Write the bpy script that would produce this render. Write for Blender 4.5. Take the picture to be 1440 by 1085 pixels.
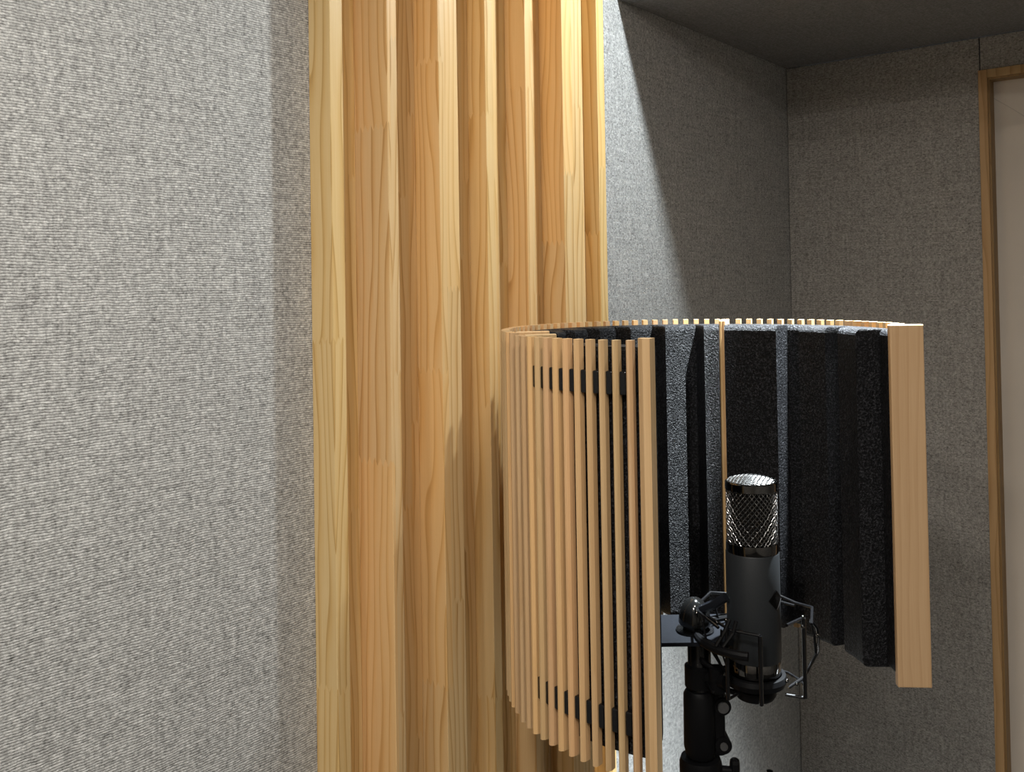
import bpy, bmesh, math, random
from mathutils import Vector, Matrix
random.seed(7)
for o in list(bpy.data.objects):
    bpy.data.objects.remove(o)
scene = bpy.context.scene
COL = scene.collection
PI = math.pi
R_ = math.radians

# ------------------------------------------------------------------ camera
# Axes: X runs along the long wall (y = 0), the room lies at y < 0, z is up.
cam_d = bpy.data.cameras.new('camera')
cam = bpy.data.objects.new('camera', cam_d)
COL.objects.link(cam)
FPX, CY = 1325.0, 376.0
cam_d.sensor_fit = 'HORIZONTAL'
cam_d.sensor_width = 36.0
cam_d.lens = 36.0 * FPX / 1440.0
cam_d.shift_y = -(542.5 - CY) / 1440.0
cam_d.clip_start = 0.02
pitch, roll = math.atan(25 / FPX), 0.016
F0 = Vector((0.7744, 0.6327, 0)).normalized()
R0 = Vector((F0.y, -F0.x, 0))
Fv = F0 * math.cos(pitch) + Vector((0, 0, 1)) * math.sin(pitch)
U1 = -F0 * math.sin(pitch) + Vector((0, 0, 1)) * math.cos(pitch)
Rv = R0 * math.cos(roll) - U1 * math.sin(roll)
Uv = U1 * math.cos(roll) + R0 * math.sin(roll)
M = Matrix((Rv, Uv, -Fv)).transposed().to_4x4()
M.translation = Vector((0, -0.949, 1.6))
cam.matrix_world = M
scene.camera = cam

# ------------------------------------------------------------------ world, exposure, lamp settings
w = bpy.data.worlds.new('world')
scene.world = w
w.use_nodes = True
w.node_tree.nodes['Background'].inputs[0].default_value = (0.02, 0.02, 0.02, 1)
w.node_tree.nodes['Background'].inputs[1].default_value = 1.0
vs = scene.view_settings
vs.view_transform = 'Standard'
vs.look = 'None'
vs.gamma = 1.0
vs.use_curve_mapping = False
vs.exposure = 0.0
CEIL = 2.414
# (x, y, watts, lamp diameter, colour)
LAMPS = [
    (1.382, -0.480, 13.0, 0.045, (0.86, 0.95, 1.0)),       # narrow beam lamp, see BEAM
    (0.40, -0.82, 5.0, 0.16, (1.0, 0.95, 0.88)),  # from here on, unseen fill lamps added to brighten wall, slats and screen
    (-0.25, -0.82, 17.0, 0.16, (1.0, 0.95, 0.88)),
    (-0.90, -0.82, 13.0, 0.16, (1.0, 0.95, 0.88)),
    (-0.55, -2.0, 9.0, 0.16, (1.0, 0.93, 0.84)),
]
BEAM = (1050.0, 48.0)      # watts and full angle of the first lamp's reflector beam

# ------------------------------------------------------------------ node helpers
def new_mat(name):
    m = bpy.data.materials.new(name)
    m.use_nodes = True
    nt = m.node_tree
    return m, nt, nt.nodes['Principled BSDF']

class NB:
    def __init__(s, nt):
        s.nt = nt
    def n(s, t, **kw):
        x = s.nt.nodes.new(t)
        for k, v in kw.items():
            setattr(x, k, v)
        return x
    def link(s, a, b):
        s.nt.links.new(a, b)
    def put(s, sock, v):
        if isinstance(v, bpy.types.NodeSocket):
            s.nt.links.new(v, sock)
        else:
            sock.default_value = v
    def math(s, op, a, b=None, c=None):
        x = s.n('ShaderNodeMath', operation=op)
        s.put(x.inputs[0], a)
        if b is not None: s.put(x.inputs[1], b)
        if c is not None: s.put(x.inputs[2], c)
        return x.outputs[0]
    def vec(s, x, y, z):
        c = s.n('ShaderNodeCombineXYZ')
        s.put(c.inputs[0], x); s.put(c.inputs[1], y); s.put(c.inputs[2], z)
        return c.outputs[0]
    def vmul(s, v, k):
        x = s.n('ShaderNodeVectorMath', operation='MULTIPLY')
        s.put(x.inputs[0], v); s.put(x.inputs[1], k)
        return x.outputs[0]
    def vadd(s, v, k):
        x = s.n('ShaderNodeVectorMath', operation='ADD')
        s.put(x.inputs[0], v); s.put(x.inputs[1], k)
        return x.outputs[0]
    def noise(s, v, scale=1.0, detail=2.0, rough=0.5, dist=0.0):
        x = s.n('ShaderNodeTexNoise')
        s.put(x.inputs['Vector'], v)
        x.inputs['Scale'].default_value = scale
        x.inputs['Detail'].default_value = detail
        x.inputs['Roughness'].default_value = rough
        x.inputs['Distortion'].default_value = dist
        return x.outputs['Fac']
    def ramp(s, fac, stops):
        x = s.n('ShaderNodeValToRGB')
        s.put(x.inputs[0], fac)
        e = x.color_ramp.elements
        while len(e) < len(stops): e.new(0.5)
        for i, (p, c) in enumerate(stops):
            e[i].position = p
            e[i].color = (*c, 1) if len(c) == 3 else c
        return x.outputs[0]
    def maprange(s, v, a, b, c, d):
        x = s.n('ShaderNodeMapRange')
        s.put(x.inputs[0], v)
        for i, k in enumerate((a, b, c, d)): x.inputs[i + 1].default_value = k
        return x.outputs[0]
    def mix(s, f, a, b, blend='MIX'):
        x = s.n('ShaderNodeMix', data_type='RGBA', blend_type=blend)
        s.put(x.inputs[0], f); s.put(x.inputs[6], a); s.put(x.inputs[7], b)
        return x.outputs[2]
    def bump(s, h, strength, dist):
        x = s.n('ShaderNodeBump')
        x.inputs['Strength'].default_value = strength
        x.inputs['Distance'].default_value = dist
        s.link(h, x.inputs['Height'])
        return x.outputs[0]

def lin(r, g, b):
    f = lambda c: (c / 255 / 12.92) if c / 255 <= 0.04045 else ((c / 255 + 0.055) / 1.055) ** 2.4
    return (f(r), f(g), f(b))

def fabric(name, along, dark, light, pitch_h=0.0028, bump=0.9, across=2):
    """Woven wall cloth: rows of short horizontal yarns; 'along' is the wall's horizontal axis."""
    m, nt, b = new_mat(name)
    k = NB(nt)
    co = k.n('ShaderNodeTexCoord').outputs['Object']
    sp = k.n('ShaderNodeSeparateXYZ'); k.link(co, sp.inputs[0])
    u, v = sp.outputs[along], sp.outputs[across]
    wob = k.noise(k.vec(u, v, 0.0), 34.0, 2.0)
    v2 = k.math('ADD', v, k.math('MULTIPLY', wob, 0.005))
    # rows of yarn, each row with its own run of knots
    row = k.math('DIVIDE', v2, pitch_h)
    fr = k.math('FRACT', row)
    prof = k.math('SINE', k.math('MULTIPLY', fr, PI))
    fl = k.math('FLOOR', row)
    kn = k.noise(k.vec(k.math('MULTIPLY', u, 175.0), k.math('MULTIPLY', fl, 3.71), 0.0), 1.0, 2.0, 0.6)
    fine = k.noise(k.vec(k.math('MULTIPLY', u, 400.0), k.math('MULTIPLY', v, 750.0), 3.0), 1.0, 2.0, 0.6)
    slub_h = k.noise(k.vec(k.math('MULTIPLY', u, 11.0), k.math('MULTIPLY', v, 230.0), 9.0), 1.0, 2.0)
    slub_v = k.noise(k.vec(k.math('MULTIPLY', u, 182.0), k.math('MULTIPLY', v, 9.0), 5.0), 1.0, 2.0)
    h = k.math('ADD', k.math('MULTIPLY', prof, 0.26), k.math('MULTIPLY', kn, 0.95))
    h = k.math('ADD', h, k.math('MULTIPLY', fine, 0.62))
    h2 = k.math('ADD', h, k.math('MULTIPLY', k.math('ADD', slub_h, slub_v), 0.22))
    col = k.ramp(k.maprange(h2, 0.72, 1.50, 0.0, 1.0), [(0.0, dark), (0.45, tuple((a + c) * .42 for a, c in zip(dark, light))), (1.0, light)])
    k.link(col, b.inputs['Base Color'])
    b.inputs['Roughness'].default_value = 0.85
    b.inputs['Specular IOR Level'].default_value = 0.25
    k.link(k.bump(h, bump, 0.0012), b.inputs['Normal'])
    return m

def wood(name, pale, mid, deep, ring=46.0, lamella=0.0, rough=0.5, contrast=1.0, tint=0.35, bright=0.18):
    """Straight grained wood; lamella > 0 adds finger jointed lengths that differ in tone."""
    m, nt, b = new_mat(name)
    k = NB(nt)
    co = k.n('ShaderNodeTexCoord').outputs['Object']
    rnd = k.n('ShaderNodeObjectInfo').outputs['Random']
    sp = k.n('ShaderNodeSeparateXYZ'); k.link(co, sp.inputs[0])
    x, y, z = sp.outputs
    if lamella:
        tri = k.math('PINGPONG', k.math('ADD', x, k.math('MULTIPLY', y, 0.7)), 0.0035)
        zz = k.math('ADD', k.math('ADD', z, k.math('MULTIPLY', tri, 3.0)), k.math('MULTIPLY', rnd, 9.3))
        strip = k.math('FLOOR', k.math('DIVIDE', k.math('ADD', x, k.math('MULTIPLY', rnd, 3.1)), 0.026))
        zz = k.math('ADD', zz, k.math('MULTIPLY', strip, 0.317))
        cell = k.math('ADD', k.math('FLOOR', k.math('DIVIDE', zz, lamella)), k.math('MULTIPLY', strip, 7.7))
    else:
        cell = k.math('MULTIPLY', rnd, 1.0)
    wn = k.n('ShaderNodeTexWhiteNoise', noise_dimensions='2D')
    k.link(k.vec(cell, k.math('MULTIPLY', rnd, 91.7), 0.0), wn.inputs['Vector'])
    cv = wn.outputs['Value']
    off = k.math('MULTIPLY', cv, 13.0)
    # grain: distance from a pith that wanders, sliced lengthwise
    gx = k.math('ADD', k.math('ADD', x, k.math('MULTIPLY', y, 0.8)), off)
    warp = k.noise(k.vec(k.math('MULTIPLY', gx, 9.0), k.math('MULTIPLY', k.math('SUBTRACT', y, x), 9.0), k.math('ADD', k.math('MULTIPLY', z, 1.6), off)), 1.0, 2.0, 0.5)
    ph = k.math('ADD', k.math('MULTIPLY', gx, ring), k.math('MULTIPLY', warp, 6.0))
    saw = k.math('FRACT', ph)
    late = k.math('MULTIPLY', k.math('POWER', saw, 4.0), k.math('SUBTRACT', 1.0, k.math('POWER', saw, 40.0)))
    fib = k.noise(k.vec(k.math('MULTIPLY', x, 620.0), k.math('MULTIPLY', y, 620.0), k.math('ADD', k.math('MULTIPLY', z, 11.0), off)), 1.0, 3.0, 0.6)
    blot = k.noise(k.vec(k.math('MULTIPLY', x, 30.0), k.math('MULTIPLY', y, 30.0), k.math('ADD', k.math('MULTIPLY', z, 2.5), off)), 1.0, 2.0)
    g = k.math('ADD', k.math('MULTIPLY', late, 0.62 * contrast), k.math('MULTIPLY', fib, 0.38))
    g = k.math('ADD', g, k.math('MULTIPLY', blot, 0.30))
    col = k.ramp(k.maprange(g, 0.22, 0.95, 0.0, 1.0), [(0.0, pale), (0.5, mid), (1.0, deep)])
    tone = k.mix(k.math('MULTIPLY', cv, tint), col, (mid[0] * 0.92, mid[1] * 0.86, mid[2] * 0.75, 1))
    vary = k.n('ShaderNodeHueSaturation')
    k.link(tone, vary.inputs['Color'])
    k.link(k.maprange(wn.outputs['Value'], 0.0, 1.0, 1.0 - bright * 0.6, 1.0 + bright * 0.4), vary.inputs['Value'])
    k.link(k.maprange(rnd, 0.0, 1.0, 0.493, 0.505), vary.inputs['Hue'])
    k.link(vary.outputs[0], b.inputs['Base Color'])
    b.inputs['Roughness'].default_value = rough
    b.inputs['Specular IOR Level'].default_value = 0.35
    k.link(k.bump(k.math('ADD', fib, k.math('MULTIPLY', late, 0.5)), 0.12, 0.0006), b.inputs['Normal'])
    return m

def foam_mat():
    m, nt, b = new_mat('foam')
    k = NB(nt)
    co = k.n('ShaderNodeTexCoord').outputs['Object']
    a = k.noise(co, 430.0, 3.0, 0.6)
    c = k.noise(co, 1100.0, 1.0, 0.5)
    h = k.math('ADD', a, k.math('MULTIPLY', c, 0.5))
    col = k.ramp(k.maprange(h, 0.50, 1.0, 0.0, 1.0), [(0.0, (0.002, 0.002, 0.0023)), (0.5, (0.005, 0.005, 0.0058)), (1.0, (0.055, 0.055, 0.06))])
    k.link(col, b.inputs['Base Color'])
    b.inputs['Roughness'].default_value = 0.42
    b.inputs['Specular IOR Level'].default_value = 0.13
    k.link(k.bump(h, 1.0, 0.0028), b.inputs['Normal'])
    return m

def simple(name, col, rough=0.5, metal=0.0, spec=0.5, grain=0.0, gscale=400.0):
    m, nt, b = new_mat(name)
    k = NB(nt)
    co = k.n('ShaderNodeTexCoord').outputs['Object']
    f = k.noise(co, gscale, 2.0)
    cc = k.ramp(f, [(0.3, tuple(c * (1 - 0.12) for c in col)), (0.7, tuple(min(1, c * 1.1) for c in col))])
    k.link(cc, b.inputs['Base Color'])
    b.inputs['Roughness'].default_value = rough
    b.inputs['Metallic'].default_value = metal
    b.inputs['Specular IOR Level'].default_value = spec
    if grain:
        k.link(k.bump(f, grain, 0.0005), b.inputs['Normal'])
    return m

def lamp_mat(col, power):
    m, nt, b = new_mat('lamp_lens')
    b.inputs['Base Color'].default_value = (0.8, 0.8, 0.8, 1)
    b.inputs['Emission Color'].default_value = (*col, 1)
    b.inputs['Emission Strength'].default_value = power
    return m

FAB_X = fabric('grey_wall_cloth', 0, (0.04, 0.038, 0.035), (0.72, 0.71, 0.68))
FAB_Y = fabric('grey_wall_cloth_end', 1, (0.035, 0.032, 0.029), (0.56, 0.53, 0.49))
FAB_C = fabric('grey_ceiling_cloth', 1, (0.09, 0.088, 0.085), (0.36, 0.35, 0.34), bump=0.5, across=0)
PINE = wood('pine', (0.80, 0.59, 0.315), (0.69, 0.44, 0.18), (0.40, 0.20, 0.055), ring=75.0, lamella=0.43, rough=0.42, tint=0.5)
BEECH = wood('beech', (0.76, 0.52, 0.28), (0.62, 0.39, 0.185), (0.36, 0.19, 0.08), ring=120.0, rough=0.5, contrast=0.35, tint=0.75, bright=0.45)
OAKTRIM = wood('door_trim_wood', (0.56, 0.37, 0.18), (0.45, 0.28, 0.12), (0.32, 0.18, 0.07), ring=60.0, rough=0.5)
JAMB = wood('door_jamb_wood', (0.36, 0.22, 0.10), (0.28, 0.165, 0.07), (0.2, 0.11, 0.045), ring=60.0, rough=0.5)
FOAM = foam_mat()
BLACK = simple('black_metal', (0.004, 0.004, 0.0045), 0.25, spec=0.35)
SATIN = simple('black_satin', (0.0035, 0.0035, 0.004), 0.5, spec=0.12)
MICGREY = simple('mic_grey', (0.017, 0.019, 0.021), 0.5, spec=0.3, grain=0.1, gscale=900)
CHROME = simple('dark_chrome', (0.14, 0.135, 0.13), 0.10, 1.0)
NICKEL = simple('nickel_wire', (0.34, 0.335, 0.33), 0.28, 1.0)
STEELGREY = simple("grey_plate", (0.006, 0.0068, 0.009), 0.6, spec=0.08, grain=0.2)
PLASTER = simple('white_paint', (0.72, 0.70, 0.67), 0.7)
FLOORM = simple('floor_carpet', (0.03, 0.029, 0.028), 0.9, grain=0.6, gscale=600)

# ------------------------------------------------------------------ mesh helpers
def add_box(bm, lo, hi, bev=0.0):
    r = bmesh.ops.create_cube(bm, size=1.0)
    vs_ = r['verts']
    c = [(a + b) / 2 for a, b in zip(lo, hi)]
    s = [b - a for a, b in zip(lo, hi)]
    for v in vs_:
        v.co = Vector([v.co[i] * s[i] + c[i] for i in range(3)])
    if bev > 0:
        es = list({e for v in vs_ for e in v.link_edges})
        bmesh.ops.bevel(bm, geom=es, offset=bev, segments=2, affect='EDGES', profile=0.5)

def add_prism(bm, poly, z0, z1):
    a = [bm.verts.new((x, y, z0)) for x, y in poly]
    b = [bm.verts.new((x, y, z1)) for x, y in poly]
    n = len(poly)
    for i in range(n):
        bm.faces.new((a[i], a[(i + 1) % n], b[(i + 1) % n], b[i]))
    bm.faces.new(b)
    bm.faces.new(a[::-1])

def add_lathe(bm, prof, seg=40, c=(0, 0, 0)):
    rings = []
    for r, z in prof:
        if r < 1e-6:
            rings.append([bm.verts.new((c[0], c[1], c[2] + z))])
        else:
            rings.append([bm.verts.new((c[0] + r * math.cos(2 * PI * i / seg), c[1] + r * math.sin(2 * PI * i / seg), c[2] + z)) for i in range(seg)])
    for p, q in zip(rings, rings[1:]):
        for i in range(seg):
            j = (i + 1) % seg
            if len(p) == 1 and len(q) == 1: continue
            if len(p) == 1: bm.faces.new((p[0], q[j], q[i]))
            elif len(q) == 1: bm.faces.new((p[i], p[j], q[0]))
            else: bm.faces.new((p[i], p[j], q[j], q[i]))

def add_tube(bm, pts, r, seg=8, closed=False):
    pts = [Vector(p) for p in pts]
    n = len(pts)
    rings = []
    prev = None
    for i in range(n):
        if closed:
            t = (pts[(i + 1) % n] - pts[i - 1]).normalized()
        else:
            t = (pts[min(i + 1, n - 1)] - pts[max(i - 1, 0)]).normalized()
        if prev is None:
            a = Vector((0, 0, 1)) if abs(t.z) < 0.9 else Vector((1, 0, 0))
        else:
            a = prev
        nrm = (a - t * a.dot(t)).normalized()
        prev = nrm
        bi = t.cross(nrm)
        rings.append([bm.verts.new(pts[i] + nrm * r * math.cos(2 * PI * k / seg) + bi * r * math.sin(2 * PI * k / seg)) for k in range(seg)])
    m = n if closed else n - 1
    for i in range(m):
        p, q = rings[i], rings[(i + 1) % n]
        for k in range(seg):
            l = (k + 1) % seg
            bm.faces.new((p[k], p[l], q[l], q[k]))
    if not closed:
        bm.faces.new(rings[0][::-1]); bm.faces.new(rings[-1])

def add_cyl(bm, p, q, r, seg=24):
    add_tube(bm, [p, q], r, seg)

def obj(name, bm, mat, parent=None, smooth=False, loc=None):
    bmesh.ops.recalc_face_normals(bm, faces=bm.faces)
    me = bpy.data.meshes.new(name)
    bm.to_mesh(me); bm.free()
    if smooth:
        me.shade_smooth()
        try: me.set_sharp_from_angle(angle=R_(35))
        except Exception: pass
    me.materials.append(mat)
    o = bpy.data.objects.new(name, me)
    COL.objects.link(o)
    if parent is not None: o.parent = parent
    if loc: o.location = loc
    return o

def BM(): return bmesh.new()

def tag(o, label, cat, group=None):
    o['label'] = label; o['category'] = cat
    if group: o['group'] = group
    return o

def thing(name, label, cat, loc=(0, 0, 0), rz=0.0, group=None):
    o = bpy.data.objects.new(name, None)
    COL.objects.link(o)
    o.empty_display_size = 0.05
    o.location = loc; o.rotation_euler = (0, 0, rz)
    return tag(o, label, cat, group)

def struct(name, bm, mat, label, cat):
    o = obj(name, bm, mat)
    o['kind'] = 'structure'
    return tag(o, label, cat)

# ------------------------------------------------------------------ room shell
XL, XR, YF, T = -1.6, 2.256, -2.8, 0.10
SOF_X, SOF_Z = 1.485, 2.1297
bm = BM(); add_box(bm, (XL - T, 0, 0), (XR + T, T, CEIL + T))
struct('wall_left', bm, FAB_X, 'long wall covered in coarse grey woven cloth behind the pine panel', 'wall')
bm = BM(); add_box(bm, (XL - T, YF - T, 0), (XR + T, YF, CEIL + T))
struct('wall_right', bm, FAB_X, 'grey cloth wall facing the pine panel across the room', 'wall')
bm = BM(); add_box(bm, (XL - T, YF, 0), (XL, 0, CEIL + T))
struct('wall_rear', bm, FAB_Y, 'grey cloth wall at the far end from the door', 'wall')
bm = BM(); add_box(bm, (XL - T, YF - T, -T), (XR + 0.3, T, 0))
struct('floor', bm, FLOORM, 'dark grey carpet floor below the microphone stand', 'floor')
bm = BM(); add_box(bm, (XL - T, YF - T, CEIL), (XR + T, T, CEIL + T))
struct('ceiling', bm, FAB_C, 'grey cloth main ceiling holding the downlight and added fill lamps', 'ceiling')
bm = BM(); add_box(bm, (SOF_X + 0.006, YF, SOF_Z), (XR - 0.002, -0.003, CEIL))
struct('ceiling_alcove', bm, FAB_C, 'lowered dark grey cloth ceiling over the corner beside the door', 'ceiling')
bm = BM(); add_box(bm, (SOF_X, YF, SOF_Z), (SOF_X + 0.0058, -0.0005, CEIL))
struct('trim_1', bm, FAB_Y, 'grey cloth fascia along the edge of the lowered ceiling', 'fascia')

# end wall with the door opening
DY0, DY1, DZ = -0.4416, -1.240, 2.0554          # outer edges of the casing
CW, REC = 0.018, 0.037                          # casing width, door recess
e = bpy.data.objects.new('wall_back', None); COL.objects.link(e)
e['kind'] = 'structure'; tag(e, 'dim grey cloth end wall around the door opening', 'wall')
g = 0.0012
def wp(lo, hi):
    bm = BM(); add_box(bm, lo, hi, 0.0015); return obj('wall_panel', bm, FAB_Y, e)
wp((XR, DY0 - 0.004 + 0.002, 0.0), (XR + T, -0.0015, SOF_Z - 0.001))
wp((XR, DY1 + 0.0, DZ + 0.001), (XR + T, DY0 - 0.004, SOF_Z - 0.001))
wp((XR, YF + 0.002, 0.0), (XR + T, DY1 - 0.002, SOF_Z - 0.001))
bm = BM(); add_box(bm, (XR + 0.012, YF, 0.0), (XR + T, DY1, SOF_Z)); obj('seam_backing', bm, SATIN, e)
bm = BM(); add_box(bm, (XR + 0.012, DY0, 0.0), (XR + T, 0, SOF_Z)); obj('seam_backing', bm, SATIN, e)
bm = BM(); add_box(bm, (XR + 0.012, DY1, DZ), (XR + T, DY0, SOF_Z)); obj('seam_backing', bm, SATIN, e)

d = bpy.data.objects.new('door_1', None); COL.objects.link(d)
d['kind'] = 'structure'; tag(d, 'beige flush door in a light wood frame', 'door')
d.location = (XR, DY0, 0)
def dbox(name, lo, hi, mat, bev=0.001):
    bm = BM(); add_box(bm, lo, hi, bev); return obj(name, bm, mat, d)
W = DY1 - DY0
dbox('door_casing', (-0.006, -CW, 0), (0.02, 0, DZ), OAKTRIM)
dbox('door_casing', (-0.006, W, 0), (0.02, W + CW, DZ), OAKTRIM)
dbox('door_casing', (-0.006, W + CW, DZ - CW), (0.02, -CW, DZ), OAKTRIM)
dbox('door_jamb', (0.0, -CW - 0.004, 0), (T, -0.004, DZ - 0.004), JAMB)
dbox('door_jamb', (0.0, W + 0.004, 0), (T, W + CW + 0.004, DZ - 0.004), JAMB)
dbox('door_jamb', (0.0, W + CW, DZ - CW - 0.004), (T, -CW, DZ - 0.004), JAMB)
m, nt, b = new_mat('door_beige')
k = NB(nt)
co = k.n('ShaderNodeTexCoord').outputs['Object']
sp = k.n('ShaderNodeSeparateXYZ'); k.link(co, sp.inputs[0])
base = k.ramp(k.noise(co, 6.0, 3.0), [(0.3, (0.60, 0.535, 0.46)), (0.7, (0.66, 0.59, 0.51))])
# one long hairline scratch running down across the leaf
dist = k.math('ABSOLUTE', k.math('ADD', k.math('ADD', k.math('SUBTRACT', sp.outputs[2], 1.995), k.math('MULTIPLY', k.math('ADD', sp.outputs[1], 0.032), -0.80)), k.math('MULTIPLY', k.noise(co, 9.0, 1.0), 0.01)))
cut = k.math('LESS_THAN', dist, 0.0009)
k.link(k.mix(k.math('MULTIPLY', cut, 0.4), base, (0.25, 0.21, 0.17, 1)), b.inputs['Base Color'])
b.inputs['Roughness'].default_value = 0.6
dbox('door_leaf', (REC, W + CW, 0.005), (REC + 0.035, -CW, DZ - CW), m, 0.0)
bm = BM(); add_cyl(bm, (REC, W + CW + 0.06, 1.0), (REC - 0.05, W + CW + 0.06, 1.0), 0.009); add_cyl(bm, (REC - 0.045, W + CW + 0.06, 1.0), (REC - 0.045, W + CW + 0.17, 1.0), 0.008)
obj('door_handle', bm, CHROME, d, True)

# ------------------------------------------------------------------ pine diffuser panel on the long wall
PZ0, PZ1 = 0.0, 2.40
pp = thing('slatted_wood_panel', 'pine panel of vertical slats of uneven depth on the grey cloth wall', 'wall panel', (0.7605, 0, 0))
PX = 0.7605
SL = [(0.7605, 0.7811, -0.0414), (0.8277, 0.8452, -0.0722), (0.9384, 0.9775, -0.0568), (1.0512, 1.0691, -0.0451), (1.1403, 1.1601, -0.0498), (1.2288, 1.2852, -0.0562), (1.3518, 1.3740, -0.0413)]
for i, (a, c, f) in enumerate(SL):
    bm = BM(); add_box(bm, (0, f, PZ0), (c - a, -0.0002, PZ1), 0.0009)
    obj('slat', bm, PINE, pp, loc=(a - PX, 0, 0))
for (a0, c0, f0), (a1, c1, f1) in zip(SL, SL[1:]):
    n = 2 if a1 - c0 > 0.062 else 1
    wd = (a1 - c0) / n
    for q in range(n):
        bm = BM(); add_box(bm, (0.0003, -0.010, PZ0), (wd - 0.0003, -0.0004, PZ1), 0.0006)
        obj('back_board', bm, PINE, pp, loc=(c0 + q * wd - PX, 0, 0))

# ------------------------------------------------------------------ curved reflection filter
K = 1.159                                # filter, microphone and stand are drawn in units of 1.159
CX_, CY_ = 0.9653, -0.6407
Z0, H, RO = 1.0495, 0.400, 0.229
rf = thing('reflection_filter', 'curved microphone screen of thin beech slats lined with black ribbed foam', 'acoustic screen', (1.1188, -0.3587, 1.0779))
rf.scale = (K, K, K)
def ang(a): return R_(219.8 - a)       # a grows from the near end, round the back, to the far end
def pol(r, a): return (r * math.cos(ang(a)), r * math.sin(ang(a)))
# slat: rounded outside, flat inside
def slat_mesh():
    hw, r0, r1 = 0.0032, RO - 0.0088, RO + 0.0012
    pts = [(r0, -hw), (r1 - 0.0030, -hw), (r1 - 0.0010, -hw + 0.0012), (r1, -hw * 0.35), (r1, hw * 0.35), (r1 - 0.0010, hw - 0.0012), (r1 - 0.0030, hw), (r0, hw)]
    bm = BM(); add_prism(bm, pts, 0, H)
    return bm
first = None
PITCH = 3.62
slats = []
a = 29.4
while a < 71.5: slats.append(a); a += PITCH
a = 73.6
while a < 272.5:
    if abs(a - 199.4) > 1.7: slats.append(a)
    a += PITCH
for a in slats:
    if first is None:
        o = first = obj('slat', slat_mesh(), BEECH, rf)
    else:
        o = first.copy(); COL.objects.link(o); o.parent = rf
    o.rotation_euler = (0, 0, ang(a))
    o.location = (0, 0, -0.002 if a < 71.5 else 0.0)
# radial end boards
def board(a, r0, r1, th, dz=0.0, name='end_board'):
    bm = BM(); add_box(bm, (r0, -th / 2, 0), (r1, th / 2, H), 0.0012)
    o = obj(name, bm, BEECH, rf); o.rotation_euler = (0, 0, ang(a)); o.location = (0, 0, dz)
    return o
bm = BM()
add_prism(bm, [(0.2165, -0.0065), (0.2265, -0.0065), (0.2325, -0.0005), (0.2325, 0.0065), (0.2165, 0.0065)], 0, H)
o = obj('end_board', bm, BEECH, rf); o.rotation_euler = (0, 0, ang(25.6))
board(71.6, 0.180, 0.216, 0.005, -0.002)
board(79.6, 0.180, 0.2175, 0.006)
board(198.7, 0.186, 0.232, 0.0045)
board(200.0, 0.186, 0.232, 0.0045)
board(275.2, 0.2035, 0.2400, 0.010)

# foam: ribbed sheet for each section, crest / chamfer / valley
def foam(a0, a1, crests, rc, rv, ro, ztop, zbot):
    pts = [(a0, rv if crests[0][0] > a0 + 3 else rc)]
    for p, q in crests:
        if p > a0 + 3: pts += [(p - 3.0, rv), (p, rc)]
        pts += [(q, rc)]
        if q < a1 - 1: pts += [(q + 0.8, rv)]
    if pts[-1][0] < a1 - 0.3: pts.append((a1, pts[-1][1]))
    dense = []
    for (p, r), (q, r2) in zip(pts, pts[1:]):
        n = 3
        for j in range(n): dense.append((p + (q - p) * j / n, r + (r2 - r) * j / n))
    dense.append(pts[-1])
    bm = BM()
    rows = []
    for a, r in dense:
        xi, yi = pol(r, a); xo, yo = pol(ro, a)
        e_ = 0.007
        ring_ = [(xo, yo, zbot)]
        for q in range(5):
            t = PI / 2 * q / 4
            ring_.append((*pol(r + e_ * (1 - math.sin(t)), a), zbot + e_ * (1 - math.cos(t))))
        for q in range(5):
            t = PI / 2 * q / 4
            ring_.append((*pol(r + e_ * (1 - math.cos(t)), a), ztop - e_ * (1 - math.sin(t))))
        ring_.append((xo, yo, ztop))
        rows.append([bm.verts.new(v) for v in ring_])
    m_ = len(rows[0])
    for p, q in zip(rows, rows[1:]):
        for i in range(m_):
            j = (i + 1) % m_
            bm.faces.new((p[i], p[j], q[j], q[i]))
    bm.faces.new(rows[0]); bm.faces.new(rows[-1][::-1])
    return obj('foam_lining', bm, FOAM, rf)
foam(27.0, 71.0, [(30, 38), (46, 54), (62, 70.5)], 0.176, 0.203, 0.2155, H - 0.009, 0.012)
foam(80.2, 198.2, [(e_ - 8.4, e_) for e_ in [183.8 - 15.9 * q for q in range(6, -1, -1)]] + [(192.0, 198.2)], 0.174, 0.203, 0.2155, H - 0.006, 0.012)
foam(200.5, 274.4, [(201.0, 222.6), (233.0, 246.5), (254.0, 267.0)], 0.176, 0.203, 0.2155, H - 0.006, 0.010)
# black steel straps that carry the slats
for zc in (0.358, 0.045):
    for s0, s1 in ((28, 70), (74, 197.5), (201.5, 273)):
        bm = BM()
        n = 24
        rows = []
        for i in range(n + 1):
            a = s0 + (s1 - s0) * i / n
            rows.append([bm.verts.new((*pol(r, a), z)) for r, z in ((0.2160, zc - 0.009), (0.2182, zc - 0.009), (0.2182, zc + 0.009), (0.2160, zc + 0.009))])
        for p, q in zip(rows, rows[1:]):
            for i in range(4):
                j = (i + 1) % 4
                bm.faces.new((p[i], p[j], q[j], q[i]))
        bm.faces.new(rows[0]); bm.faces.new(rows[-1][::-1])
        obj('strap', bm, BLACK, rf)
# clips on the straps of the near wing, seen between the slats
for zc in (0.358, 0.045):
    for i in range(9):
        a = 29.4 + PITCH * (i + 0.5)
        bm = BM(); add_box(bm, (0.2175, -0.0034, zc - 0.011), (0.2268, 0.0034, zc + 0.011), 0.0012)
        o = obj('strap_clip', bm, BLACK, rf); o.rotation_euler = (0, 0, ang(a))
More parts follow.
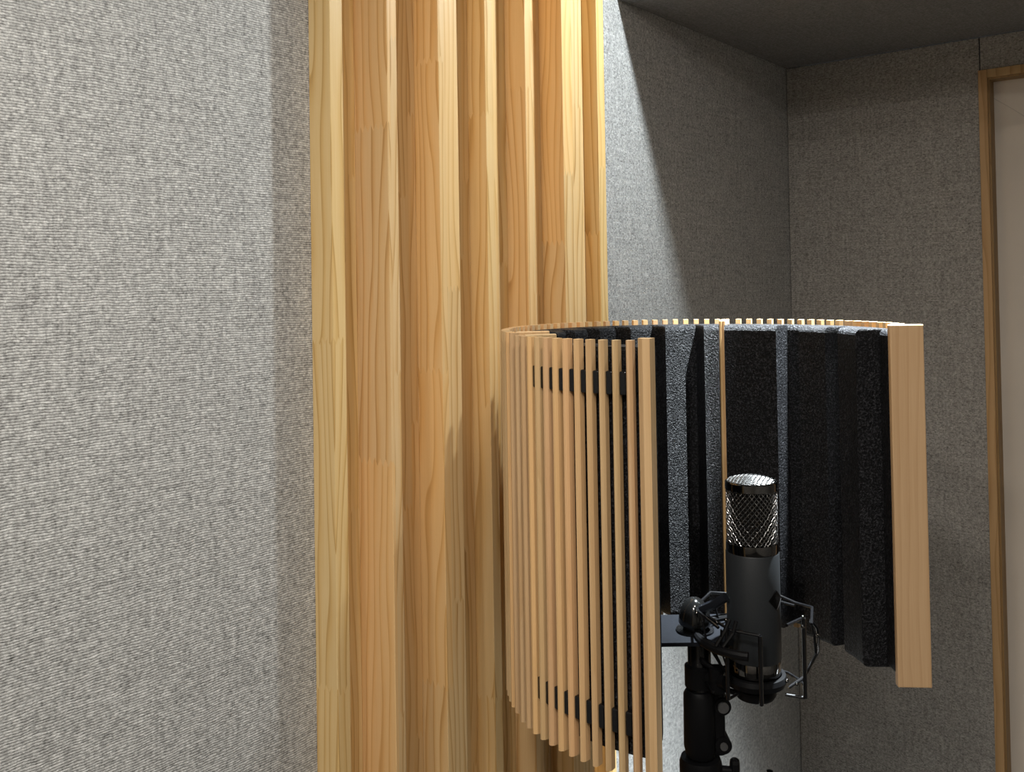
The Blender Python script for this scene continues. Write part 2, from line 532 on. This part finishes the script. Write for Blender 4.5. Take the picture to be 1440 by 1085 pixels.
# mounting plate and the arm to the back strap
STX, STY = 0.9012 - CX_, -0.6608 - CY_
zp = 1.1310 - Z0
bm = BM()
poly = []
pd = Vector((0.633, -0.774)); qd = Vector((0.774, 0.633))
for u, v in ((-0.060, -0.034), (0.062, -0.034), (0.070, -0.026), (0.070, 0.040), (0.062, 0.048), (-0.045, 0.048), (-0.068, 0.026), (-0.068, -0.026)):
    p = pd * u + qd * v
    poly.append((STX + p.x, STY + p.y))
add_prism(bm, poly, zp - 0.004, zp)
obj('mounting_plate', bm, STEELGREY, rf)
bm = BM()
pa = Vector((STX, STY)) - pd * 0.060
pb = Vector(pol(0.216, 97))
pe = qd * 0.014
add_prism(bm, [tuple(pa - pe), tuple(pa + pe), tuple(pb + pe), tuple(pb - pe)], zp - 0.0045, zp - 0.0006)
obj('mounting_arm', bm, STEELGREY, rf)

# ------------------------------------------------------------------ microphone stand
SX, SY = 0.9012, -0.6608
st = thing('microphone_stand', 'black steel microphone stand with a height clutch below the microphone', 'stand', (1.0445, -0.3820, -0.1385))
st.scale = (K, K, K)
bm = BM(); add_lathe(bm, [(0, 1.125), (0.0105, 1.125), (0.0115, 1.1235), (0.0115, 0.15), (0, 0.15)], 28)
obj('tube', bm, BLACK, st, True)
bm = BM(); add_lathe(bm, [(0, 1.1268), (0.013, 1.1268), (0.0135, 1.1255), (0.0135, 1.1215), (0.0115, 1.1205)], 28)
obj('tube_collar', bm, CHROME, st, True)
CR = Vector((0.633, -0.774, 0)); CF = Vector((0.774, 0.633, 0))
cl = BM()
add_lathe(cl, [(0.0115, 1.070), (0.014, 1.069), (0.0168, 1.064), (0.0172, 1.010), (0.0150, 1.000), (0.0115, 0.999)], 28)
co_ = obj('height_clutch', cl, SATIN, st, True)
bm = BM()
rot = math.atan2(CR.y, CR.x)
bx = BM(); add_box(bx, (0.004, -0.008, 1.001), (0.026, 0.008, 1.068), 0.004)
o = obj('clutch_jaw', bx, SATIN, co_); o.rotation_euler = (0, 0, rot)
for zb in (1.0545, 1.0140):
    b1 = BM(); p = CR * 0.0225
    add_cyl(b1, p - CF * 0.011 + Vector((0, 0, zb)), p + CF * 0.011 + Vector((0, 0, zb)), 0.0088, 20)
    obj('clutch_lug', b1, SATIN, co_, True)
    b1 = BM()
    add_cyl(b1, p - CF * 0.0135 + Vector((0, 0, zb)), p - CF * 0.0100 + Vector((0, 0, zb)), 0.0058 if zb > 1.03 else 0.004, 16)
    obj('bolt', b1, simple('grey_bolt', (0.06, 0.06, 0.06), 0.6, spec=0.2), co_, True)
bm = BM(); add_lathe(bm, [(0.0115, 0.9985), (0.0205, 0.998), (0.0222, 0.993), (0.0222, 0.93), (0.018, 0.922), (0.0115, 0.922)], 28)
lc = obj('lower_collar', bm, SATIN, st, True)
bm = BM()
p0 = CR * 0.018 + Vector((0, 0, 0.985)); p1 = CR * 0.036 + Vector((0, 0, 0.983))
add_cyl(bm, p0, p1, 0.004, 12)
add_cyl(bm, p1 + Vector((0, 0, -0.02)), p1 + Vector((0, 0, 0.008)), 0.0055, 16)
add_lathe(bm, [(0.0055, 0), (0.0050, 0.003), (0.003, 0.0048), (0, 0.0052)], 16, tuple(p1 + Vector((0, 0, 0.008))))
obj('clutch_lever', bm, BLACK, lc, True)
bm = BM()
p2 = CR * 0.073 + Vector((0, 0, 0.978))
add_cyl(bm, p1 + Vector((0, 0, -0.015)), p2 + Vector((0, 0, -0.015)), 0.003, 10)
add_cyl(bm, p2 + Vector((0, 0, -0.018)), p2 + Vector((0, 0, 0.004)), 0.0035, 12)
obj('lock_pin', bm, CHROME, lc, True)
bm = BM(); add_lathe(bm, [(0, 0), (0.125, 0), (0.13, 0.004), (0.13, 0.012), (0.12, 0.018), (0.03, 0.026), (0.02, 0.034), (0, 0.034)], 48, (0, 0, 0.1195))
obj('base', bm, SATIN, st, True)
bm = BM(); add_lathe(bm, [(0.0115, 0.15), (0.0165, 0.15), (0.0165, 0.93), (0.0115, 0.93)], 28)
obj('outer_tube', bm, BLACK, st, True)

# glossy clamp knob on the plate
KX, KY, KZ = 0.8985, -0.6585, 1.131
kn = thing('clamp_knob', 'glossy black domed knob on the grey mounting plate', 'knob', (1.0414, -0.3794, 1.1723))
kn.scale = (K, K, K)
bm = BM()
add_lathe(bm, [(0, 0), (0.020, 0), (0.020, 0.002), (0, 0.002)], 32)
obj('washer', bm, BLACK, kn, True)
bm = BM()
add_lathe(bm, [(0.0105, 0.002), (0.0125, 0.003), (0.0125, 0.006), (0.0162, 0.0072), (0.0172, 0.0095), (0.0165, 0.015), (0.0152, 0.0205), (0.0128, 0.0265), (0.0092, 0.0315), (0.0046, 0.0345), (0, 0.0354)], 40)
obj('dome', bm, simple('gloss_black', (0.006, 0.006, 0.006), 0.12), kn, True)

# ------------------------------------------------------------------ microphone
MX, MY = 0.9175, -0.7168
mc = thing('condenser_microphone', 'large dark grey condenser microphone with chrome mesh head in shock mount', 'microphone', (1.0634, -0.4469, 1.1074))
mc.scale = (K, K, K)
Z = lambda z: z - 1.075
bm = BM(); add_lathe(bm, [(0, Z(1.1113)), (0.0268, Z(1.1113)), (0.0273, Z(1.1123)), (0.0273, Z(1.2198)), (0.0268, Z(1.2208)), (0, Z(1.2208))], 56)
mb = obj('body', bm, MICGREY, mc, True)
def ringp(name, prof, mat):
    bm = BM(); add_lathe(bm, prof, 56); return obj(name, bm, mat, mc, True)
ringp('lower_head_ring', [(0.02, Z(1.2208)), (0.0266, Z(1.2208)), (0.0268, Z(1.2215)), (0.0266, Z(1.2305)), (0.0258, Z(1.2309)), (0.02, Z(1.2309))], CHROME)
ringp('upper_head_ring', [(0.02, Z(1.2840)), (0.0258, Z(1.2840)), (0.0266, Z(1.2847)), (0.0266, Z(1.2922)), (0.0258, Z(1.2932)), (0.0238, Z(1.2934)), (0.02, Z(1.2925))], CHROME)
ringp('base_ring', [(0.02, Z(1.0962)), (0.0262, Z(1.0962)), (0.0266, Z(1.0970)), (0.0266, Z(1.1105)), (0.0262, Z(1.1113)), (0.02, Z(1.1113))], CHROME)
ringp('base', [(0, Z(1.0962)), (0.024, Z(1.0962)), (0.024, Z(1.084)), (0.018, Z(1.082)), (0.018, Z(1.075)), (0, Z(1.075))], SATIN)
# wire mesh: inner gauze plus woven wires
ringp('gauze', [(0.0215, Z(1.2309)), (0.0215, Z(1.2840)), (0.0215, Z(1.291)), (0.018, Z(1.2922)), (0.009, Z(1.2935)), (0, Z(1.294))], simple('gauze_dark', (0.008, 0.007, 0.006), 0.6, 0.0, 0.1))
bm = BM()
NW, zb, zt = 34, Z(1.2309), Z(1.2840)
for fam in (1, -1):
    for i in range(NW):
        t0 = 2 * PI * i / NW
        pts = []
        n = 76                                   # about four samples for each crossing
        for j in range(n + 1):
            th = t0 + fam * 0.55 * PI * j / n
            rr = 0.0254 + 0.00055 * fam * math.cos(PI * (j / 4 + i))
            pts.append((rr * math.cos(th), rr * math.sin(th), zb + (zt - zb) * j / n))
        add_tube(bm, pts, 0.00045, 4)
o = obj('head_grille', bm, NICKEL, mc, True); o['kind'] = 'stuff'
# flat-domed top grille of parallel wires, on a coarser cross layer
bm = BM()
def dome(r): return Z(1.2934) + 0.0050 * (1 - (r / 0.0255) ** 2)
dirs = ((R_(13), 12, 0.0006, 0.0), (R_(103), 14, 0.0003, -0.0012))
for da, nn, rad, dz in dirs:
    c_, s_ = math.cos(da), math.sin(da)
    for i in range(nn):
        off = 0.0245 * (2 * (i + 0.5) / nn - 1)
        hl = math.sqrt(max(1e-7, 0.0250 ** 2 - off ** 2))
        pts = []
        for j in range(13):
            t = hl * (2 * j / 12 - 1)
            x, y = c_ * t - s_ * off, s_ * t + c_ * off
            pts.append((x, y, dome(math.hypot(x, y)) + dz))
        add_tube(bm, pts, rad, 6)
o = obj('top_grille', bm, NICKEL, mc, True); o['kind'] = 'stuff'
# black diamond badge on the body, slightly to the right of the camera-facing side
bm = BM()
th_c = math.atan2(-0.633, -0.774) + math.asin(0.0175 / 0.0273)
hs = 0.0098
zc = Z(1.1765)
N = 8
def bp(u, v, dr):
    th = th_c + u / 0.0273
    return ((0.0273 + dr) * math.cos(th), (0.0273 + dr) * math.sin(th), zc + v)
lay = []
for dr in (-0.0005, 0.0012):
    ring_ = []
    for i in range(4 * N):
        s, t = divmod(i, N)
        f = t / N
        cs = [(hs, 0), (0, hs), (-hs, 0), (0, -hs), (hs, 0)]
        u = cs[s][0] * (1 - f) + cs[s + 1][0] * f
        v = cs[s][1] * (1 - f) + cs[s + 1][1] * f
        ring_.append((u, v))
    lay.append([bm.verts.new(bp(u, v, dr)) for u, v in ring_])
inner = [bm.verts.new(bp(u * 0.5, v * 0.5, 0.0013)) for u, v in ring_]
cen = bm.verts.new(bp(0, 0, 0.0013))
n4 = 4 * N
for i in range(n4):
    j = (i + 1) % n4
    bm.faces.new((lay[0][i], lay[0][j], lay[1][j], lay[1][i]))
    bm.faces.new((lay[1][i], lay[1][j], inner[j], inner[i]))
    bm.faces.new((inner[i], inner[j], cen))
obj('badge', bm, simple('badge_black', (0.0015, 0.0015, 0.0015), 0.4, spec=0.08), mb)
bm = BM()
add_tube(bm, [bp(hs * (0.95 - 0.95 * q / 6), -hs * (0.05 + 0.95 * q / 6), 0.0012) for q in range(7)], 0.0003, 6)
obj('badge_edge', bm, NICKEL, mb, True)

# ------------------------------------------------------------------ shock mount
sm = thing('shock_mount', 'black wire shock mount cradling the microphone with elastic cords', 'shock mount', (1.0634, -0.4469, 1.1074))
sm.scale = (K, K, K)
thc = math.atan2(-0.633, -0.774)                     # direction towards the viewer
def ph(deg): return thc + R_(deg)                     # positive = to the viewer's right
def pt(r, deg, z): return (r * math.cos(ph(deg)), r * math.sin(ph(deg)), Z(z))
UPZ, LOZ = 1.156, 1.089
bm = BM()
add_tube(bm, [pt(0.060, d_, UPZ + (0.006 if i % 2 else 0)) for i, d_ in enumerate(range(55, 312, 32))], 0.0016, 8)
obj('upper_frame', bm, BLACK, sm, True)
bm = BM()
add_tube(bm, [pt(0.050, d_, LOZ - 0.006) for d_ in range(66, 318, 28)], 0.0016, 8)
obj('lower_frame', bm, BLACK, sm, True)
for d_, r, zt_, zb_ in ((66, 0.050, 1.158, 1.077), (-7, 0.047, 1.150, 1.082), (-46, 0.050, 1.154, 1.083), (150, 0.052, 1.156, 1.083), (232, 0.052, 1.156, 1.083)):
    bm = BM()
    add_tube(bm, [pt(r, d_, zt_), pt(r, d_, zb_)], 0.0022, 10)
    inn = pt(0.030, d_, zb_)
    add_tube(bm, [pt(r, d_, zb_), inn], 0.0015, 8)
    add_tube(bm, [pt(r, d_, zt_), pt(r * 0.98, d_ - 40, zt_ + 0.001)], 0.0016, 8)
    obj('rod', bm, BLACK, sm, True)
# thick open yoke on the stand side
bm = BM()
add_tube(bm, [pt(0.0575, d_, 1.1325) for d_ in range(-20, -176, -8)], 0.0046, 10)
obj('yoke', bm, SATIN, sm, True)
# elastic cords: zigzag from frame to inner cradle
bm = BM()
for i, d_ in enumerate((135, 185, 235, 285)):
    add_tube(bm, [pt(0.058, d_, UPZ - 0.002), pt(0.056, d_ + 4, UPZ - 0.022), pt(0.032, d_ + 14, LOZ + 0.004), pt(0.054, d_ + 24, UPZ - 0.024), pt(0.058, d_ + 28, UPZ - 0.002)], 0.0011, 6)
o = obj('elastic_cord', bm, SATIN, sm, True)
# slender hooks and hanging loop on the free side
bm = BM()
add_tube(bm, [pt(0.058, 85, 1.150), pt(0.066, 92, 1.139), pt(0.069, 95, 1.128), pt(0.066, 90, 1.115), pt(0.050, 76, 1.096), pt(0.036, 60, 1.088)], 0.0014, 8)
add_tube(bm, [pt(0.057, 80, 1.150), pt(0.062, 88, 1.132), pt(0.063, 88, 1.114), pt(0.048, 72, 1.094), pt(0.035, 56, 1.087)], 0.0014, 8)
obj('cord_loop', bm, BLACK, sm, True)
bm = BM()
for d_, r, z in ((84, 0.060, 1.158), (62, 0.050, 1.1595), (64, 0.0495, 1.149), (94, 0.068, 1.131), (95, 0.067, 1.120), (58, 0.033, 1.093), (64, 0.042, 1.090), (-50, 0.046, 1.160), (-58, 0.052, 1.157), (-70, 0.036, 1.099)):
    bmesh.ops.create_icosphere(bm, subdivisions=2, radius=0.0022, matrix=Matrix.Translation(pt(r, d_, z)))
o = obj('cord_beads', bm, CHROME, sm, True); o['kind'] = 'stuff'
# inner cradle
bm = BM()
add_lathe(bm, [(0.0272, Z(1.096)), (0.031, Z(1.0955)), (0.0325, Z(1.091)), (0.030, Z(1.085)), (0.024, Z(1.0825)), (0.0195, Z(1.0805)), (0.0185, Z(1.0820)), (0.0245, Z(1.0845)), (0.0272, Z(1.0915))], 40)
obj('cradle', bm, SATIN, sm, True)
bm = BM()
add_lathe(bm, [(0.0185, Z(1.0815)), (0.0215, Z(1.080)), (0.0215, Z(1.0745)), (0.019, Z(1.0705)), (0, Z(1.0695)), (0, Z(1.0745)), (0.0185, Z(1.0748))], 40)
obj('threaded_ring', bm, SATIN, sm, True)
# tilt lever going up to the stand top and swivel arm to the clutch
bm = BM()
add_tube(bm, [pt(0.057, -46, 1.137), pt(0.050, -38, 1.150), pt(0.040, -40, 1.1585)], 0.0022, 8)
add_tube(bm, [pt(0.060, -52, 1.137), pt(0.053, -46, 1.152), pt(0.043, -48, 1.160)], 0.0022, 8)
obj('swivel_link', bm, BLACK, sm, True)
bm = BM()
add_tube(bm, [pt(0.058, -120, 1.150), pt(0.052, -100, 1.158), pt(0.040, -85, 1.168), pt(0.032, -72, 1.1765)], 0.0048, 10)
obj('tension_lever', bm, simple('blue_black_plastic', (0.008, 0.009, 0.012), 0.4, spec=0.25), sm, True)
bm = BM()
sx, sy = SX - MX, SY - MY
a0 = Vector((sx, sy, Z(1.083))); a1 = Vector(pt(0.031, -80, 1.088))
add_tube(bm, [a0 * 0.75 + a1 * 0.25, a0 * 0.4 + a1 * 0.6, a1], 0.0075, 14)
obj('swivel_arm', bm, SATIN, sm, True)
bm = BM()
q = a0 * 0.35 + a1 * 0.65
add_cyl(bm, q + Vector((0, 0, -0.012)), q + Vector((0, 0, 0.013)), 0.0085, 18)
add_tube(bm, [q + Vector((0, 0, 0.010)), q + Vector((0, 0, 0.016)) - CR * 0.010, q + Vector((0, 0, 0.021)) - CR * 0.016], 0.0028, 8)
add_tube(bm, [q + Vector((0, 0, -0.006)), q + Vector((0, 0, -0.011)) + CR * 0.010, q + Vector((0, 0, -0.013)) + CR * 0.018], 0.0030, 8)
obj('wing_bolt', bm, SATIN, sm, True)
bm = BM()
add_lathe(bm, [(0.0118, Z(1.072)), (0.0150, Z(1.073)), (0.0150, Z(1.094)), (0.0118, Z(1.096))], 24, (sx, sy, 0))
obj('stand_clamp', bm, SATIN, sm, True)

# ------------------------------------------------------------------ ceiling downlight and added fill lamps
names = ['small white ceiling downlight beside the lowered alcove ceiling',
         'added unseen fill lamp along the cloth wall, first after the alcove lamp',
         'added unseen fill lamp along the cloth wall, second after the alcove lamp',
         'added unseen fill lamp along the cloth wall, nearest the rear wall',
         'added unseen fill lamp by the wall that faces the pine panel']
for (x, y, p, dia, colr), nm in zip(LAMPS, names):
    t = thing('ceiling_downlight_or_fill', nm, 'ceiling light', (x, y, CEIL), 0, 'ceiling downlights')
    r = dia / 2
    bm = BM(); add_lathe(bm, [(r + 0.002, -0.001), (r + 0.002, -0.010), (r + 0.006, -0.012), (r + 0.02, -0.006), (r + 0.021, -0.0005), (r + 0.002, -0.0005)], 40)
    obj('trim_ring', bm, PLASTER, t, True)
    bm = BM(); add_lathe(bm, [(0, -0.003), (r + 0.0015, -0.003), (r + 0.0015, -0.0008), (0, -0.0008)], 40)
    obj('lens', bm, lamp_mat(colr, 8.0), t)
    ld = bpy.data.lights.new('downlight_or_fill_lamp', 'AREA')
    ld.shape = 'DISK'; ld.size = dia; ld.energy = p; ld.color = colr
    lo = bpy.data.objects.new('downlight_or_fill_lamp', ld); COL.objects.link(lo); lo.parent = t
    lo.location = (0, 0, -0.014)
    if t.name == 'ceiling_downlight_or_fill':
        sd = bpy.data.lights.new('reflector_beam', 'SPOT')
        sd.energy = BEAM[0]; sd.spot_size = R_(BEAM[1]); sd.spot_blend = 1.0
        sd.shadow_soft_size = r * 0.9; sd.color = colr
        so = bpy.data.objects.new('reflector_beam', sd); COL.objects.link(so); so.parent = t
        so.location = (0, 0, -0.014)
